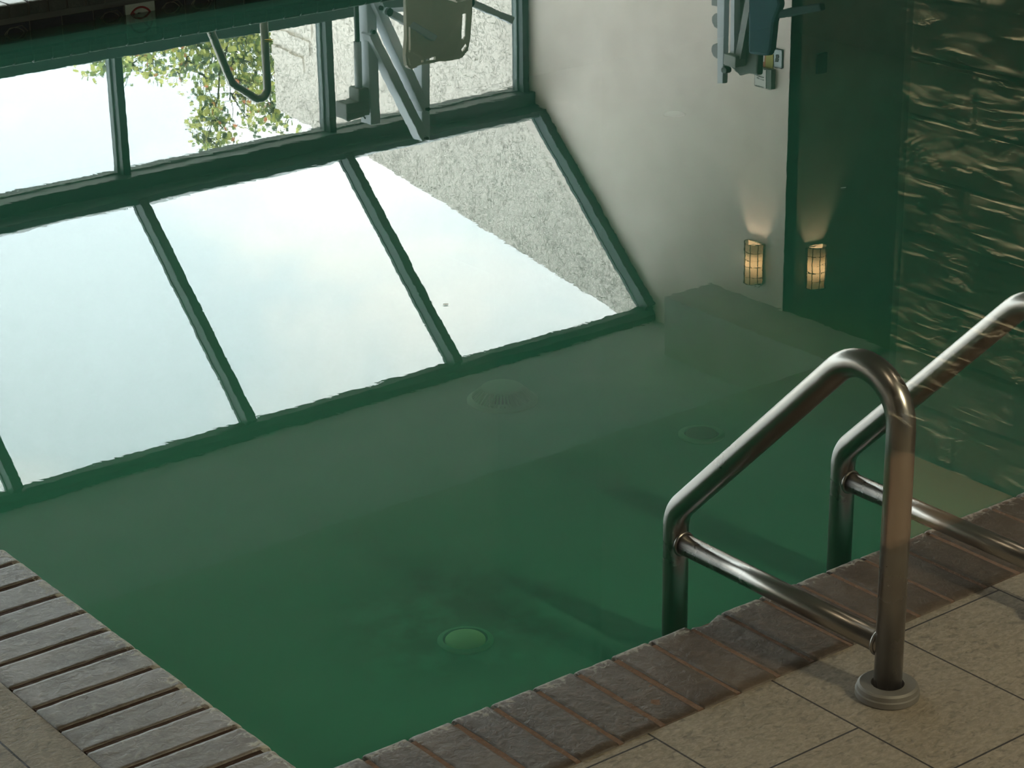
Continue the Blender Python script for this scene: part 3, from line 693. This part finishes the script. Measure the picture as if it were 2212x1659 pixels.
b = MB(); b.box((XW-.0095, 9.66, 1.215), (XW-.008, 9.73, 1.235)); b.obj('pictogram', MBLK, root)
wallsheet('yellow_sign', 'plain yellow-green square sign between the orange and white signs', 9.566, 9.628, 1.195, 1.288, plain('yellow_print', (.34, .30, .03), .6))
root = thing('picture_sign', 'white rounded sign with dark border, nearest the wall corner', 'sign', (XW, 9.51, 1.16))
b = MB(); b.prism(rrect(9.484, 9.560, 1.155, 1.272, .01), XW-.006, XW, 0); b.obj('border', MBLK, root)
b = MB(); b.prism(rrect(9.490, 9.554, 1.161, 1.266, .008), XW-.009, XW-.006, 0); b.obj('face', plain('pale_blue_print', (.55, .62, .64), .6), root)
b = MB(); b.disc((XW-.010, 9.525, 1.20), .014, 0, .002); b.prism([(9.51, 1.215), (9.54, 1.21), (9.545, 1.245), (9.52, 1.24)], XW-.011, XW-.009, 0); b.obj('pictogram', MBLK, root)
b = MB(); b.box((9.575, 9.405, 1.20), (9.655, 9.425, 1.325)); o_ = b.obj('switch_box', plain('dark_switch_plate', (.03, .03, .025), .6), bevel=.004); tag(o_, 'dark switch box on the shaded wall right of the corner', 'switch box')

# ------------------------------------------------------------------ pool fittings
MDR = plain('pale_drain_plastic', (.24, .42, .24), .6, 0, .1, 30); MDR2 = plain('stained_drain_plastic', (.12, .10, .04), .7, 0, .3, 40)
def domed_drain(c):
    root = thing('drain_cover', 'domed drain cover with radial fins on the pool floor near mid frame', 'drain cover', (c[0], c[1], -.6))
    b = MB(); b.lathe([(.063, 0), (.108, 0), (.108, .006), (.085, .012), (.063, .012)], (c[0], c[1], -.6), 56); b.obj('flange', MDR, root)
    b = MB(); b.lathe([(0, .050), (.052, .050), (.062, .045), (.064, .038), (0, .038)], (c[0], c[1], -.6), 56); b.obj('cap', MDR, root)
    b = MB()
    for k in range(44):
        a = k*math.tau/44; ca, sa = math.cos(a), math.sin(a)
        b.bar((c[0]+.060*ca, c[1]+.060*sa, -.562), (c[0]+.090*ca, c[1]+.090*sa, -.588), .012, .0045, (-sa, ca, 0))
    b.obj('fins', MDR, root)
    b = MB(); b.lathe([(0, .004), (.075, .004), (.075, .002), (0, .002)], (c[0], c[1], -.6), 40); b.obj('sump', MBLACK, root)
def flat_drain(c, r1, r2, m1, m2, label):
    root = thing('drain_cover', label, 'drain cover', (c[0], c[1], -.6))
    b = MB(); b.lathe([(r1*1.12, 0), (r2, 0), (r2, .005), (r1*1.12, .008)], (c[0], c[1], -.6), 48); b.obj('flange', m2, root)
    b = MB(); b.lathe([(0, .010), (r1-.004, .010), (r1, .006), (r1, 0)], (c[0], c[1], -.6), 48); b.obj('lid', m1, root)
    b = MB(); b.lathe([(r1, .001), (r1*1.13, .001)], (c[0], c[1], -.6), 48); b.obj('groove', MBLACK, root)
domed_drain((3.891, 5.102))
flat_drain((2.879, 3.938), .049, .068, plain('bright_drain_plastic', (.85, .95, .42), .6), MDR, 'bright round drain lid low on the pool floor amid brown silt')
flat_drain((4.172, 4.516), .046, .068, MDR2, plain('drain_ring', (.30, .45, .25), .7), 'brown stained round drain lid on the pool floor left of the rails')
flat_drain((6.496, 7.242), .045, .050, plain('white_fitting', (.95, .95, .85), .6), MDR, 'small white fitting on the pool floor under the mirrored pale wall')

# small floating leaves
def leaf(p, s, ang, col, label, curl=.25):
    b = MB(); c, si = math.cos(ang), math.sin(ang); rows = []
    for i in range(9):
        u = -1+2*i/8; w = .36*(1-u*u)**.7; row = []
        for v in (-1, -.5, 0, .5, 1):
            x, y = u*s, v*w*s; z = .0015+curl*s*(v*v*.35*w*2+u*u*.18)
            row.append(b.bm.verts.new((p[0]+x*c-y*si, p[1]+x*si+y*c, z)))
        rows.append(row)
    for A, B in zip(rows, rows[1:]):
        for i in range(4):
            try: f = b.bm.faces.new((A[i], A[i+1], B[i+1], B[i])); f.smooth = True
            except ValueError: pass
    o_ = b.obj('floating_leaf', m_leaf('leaf', col)); md = o_.modifiers.new('solid', 'SOLIDIFY'); md.thickness = .0006; tag(o_, label, 'leaf'); return o_
leaf((3.285, 4.544), .008, -.6, (.8, .78, .6), 'tiny pale petal floating left of the domed drain')
leaf((4.56, 7.425), .018, -.7, (.75, .55, .2), 'yellow leaf floating among the mirrored tree leaves', .6)
leaf((4.82, 4.61), .010, -.3, (.55, .6, .55), 'tiny grey leaf floating below the mirrored lamps')

# ------------------------------------------------------------------ lobby side of the glass
YP = .8
w = bpy.data.objects.new('window_%d' % wn, None); COL.objects.link(w); w.location = (1.3, YP, D); struct(w)
MB().box((-2.0, YP, .20), (3.26, YP+.008, 2.70)).obj('pane', MPANE, w)
f = MB(); f.box((-2.0, YP-.03, D), (3.26, YP+.04, .20)); f.box((-2.0, YP-.03, 2.70), (3.26, YP+.04, 2.77)); f.obj('window_frame', MFRAME, w)
b = MB(); b.box((-6.1, YP, zt), (-2.0, YP+.06, 2.77)); b.box((3.26, YP, zt), (12.1, YP+.06, 3.4)); struct(b.obj('wall_front', MDWALL))
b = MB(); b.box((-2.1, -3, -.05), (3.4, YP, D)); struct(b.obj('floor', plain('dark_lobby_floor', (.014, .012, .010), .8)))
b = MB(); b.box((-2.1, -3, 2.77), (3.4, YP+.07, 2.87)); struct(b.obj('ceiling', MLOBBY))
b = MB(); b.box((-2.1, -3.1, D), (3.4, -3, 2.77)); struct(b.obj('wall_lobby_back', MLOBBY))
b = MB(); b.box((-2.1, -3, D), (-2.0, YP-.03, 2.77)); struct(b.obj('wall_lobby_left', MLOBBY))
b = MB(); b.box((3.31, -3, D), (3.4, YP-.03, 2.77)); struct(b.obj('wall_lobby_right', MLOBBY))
b = MB(); b.box((2.2, -1.30, D), (2.893, -1.02, 2.77)); struct(b.obj('trim_%d' % tn, MLOBBY)); tn += 1  # added dark column behind the camera, cuts off the reflection's left part
b = MB(); b.box((2.893, -1.30, D), (3.25, -1.009, D+.012)); mt = b.obj('lit_floor_patch', plain('tan_floor_patch', (.17, .105, .065), .95, 0, .1, 60)); tag(mt, 'tan patch standing in for lit floor at the foot of the stone wall reflected in the glass', 'mat')  # tan slab added in place of a lit patch of lobby floor

def stone_wall():
    m, t = mat('split_face_stone'); c = t.coord('Object'); n = t.noise(t.coord('Object', (1, 1, 3)), 14, 5, .6, .8)
    t.out(t.bsdf(t.mix(n, (.44, .39, .27), (.66, .60, .44)), .75, 0, t.bump(t.noise(c, 60, 4), .4, .004)))
    b = MB(); rnd = random.Random(9); ch = .1185; z = D; row = 0
    face_x = 3.26
    while z < 2.72:
        y = -2.2; off = .155 if row % 2 else 0.0; ys = [-2.2]
        y = -1.195+off-.31*4
        while y < YP-.05: ys.append(y) if y > -2.1 else None; y += .31
        ys.append(YP-.04)
        for y0, y1 in zip(ys, ys[1:]):
            nz = 44; ny = max(4, int((y1-y0)/.008)); sd = rnd.random()*50; jut = rnd.uniform(0, .008); g = .0035
            grid = []
            for i in range(nz+1):
                r_ = []
                for j in range(ny+1):
                    yy = y0+g+(y1-y0-2*g)*j/ny; v = i/nz; zz = z+.001+(ch-.002)*v
                    # split face: broken horizontal ledges
                    q = noise.fractal(Vector((yy*7+sd, v*1.4+sd, 2.0)), .8, 2.0, 3)
                    s_ = (v*4.2+q*1.5+sd) % 1.0
                    amp = min(1, max(0, .25+1.5*noise.noise(Vector((yy*13, v*2.4+sd*3, 8)))))
                    saw = s_/.89 if s_ < .89 else (1-s_)/.11
                    rel = .0075*saw*amp+.0015*noise.noise(Vector((yy*40, zz*60, sd)))
                    tt = max(0, (v-.955)/.045); e = tt*.009+(.006 if i == 0 or j in (0, ny) else 0)
                    x_ = face_x+.009-jut-rel*(1-tt)+e
                    r_.append(b.bm.verts.new((x_, yy, zz)))
                grid.append(r_)
            for i in range(nz):
                for j in range(ny): b.bm.faces.new((grid[i][j], grid[i+1][j], grid[i+1][j+1], grid[i][j+1]))
        z += ch; row += 1
    b.box((face_x+.018, -2.2, D), (face_x+.04, YP-.03, 2.72))
    o_ = b.obj('stone_cladding', m); tag(o_, 'stacked split-face stone cladding reflected in the glass at right', 'stone wall')
stone_wall()
# downlight trims over the near deck
for i, (x, y) in enumerate(((1.9, 1.45), (4.0, 1.5))):
    b = MB(); b.lathe([(.066, 0), (.085, 0), (.085, .006), (.066, .025), (.066, 0)], (x, y, 2.745), 32); o_ = b.obj('ceiling_downlight', MGREY); tag(o_, ['round recessed downlight above the left end of the near deck', 'round recessed downlight above the steel handrails'][i], 'ceiling light', 'downlights above the near deck')
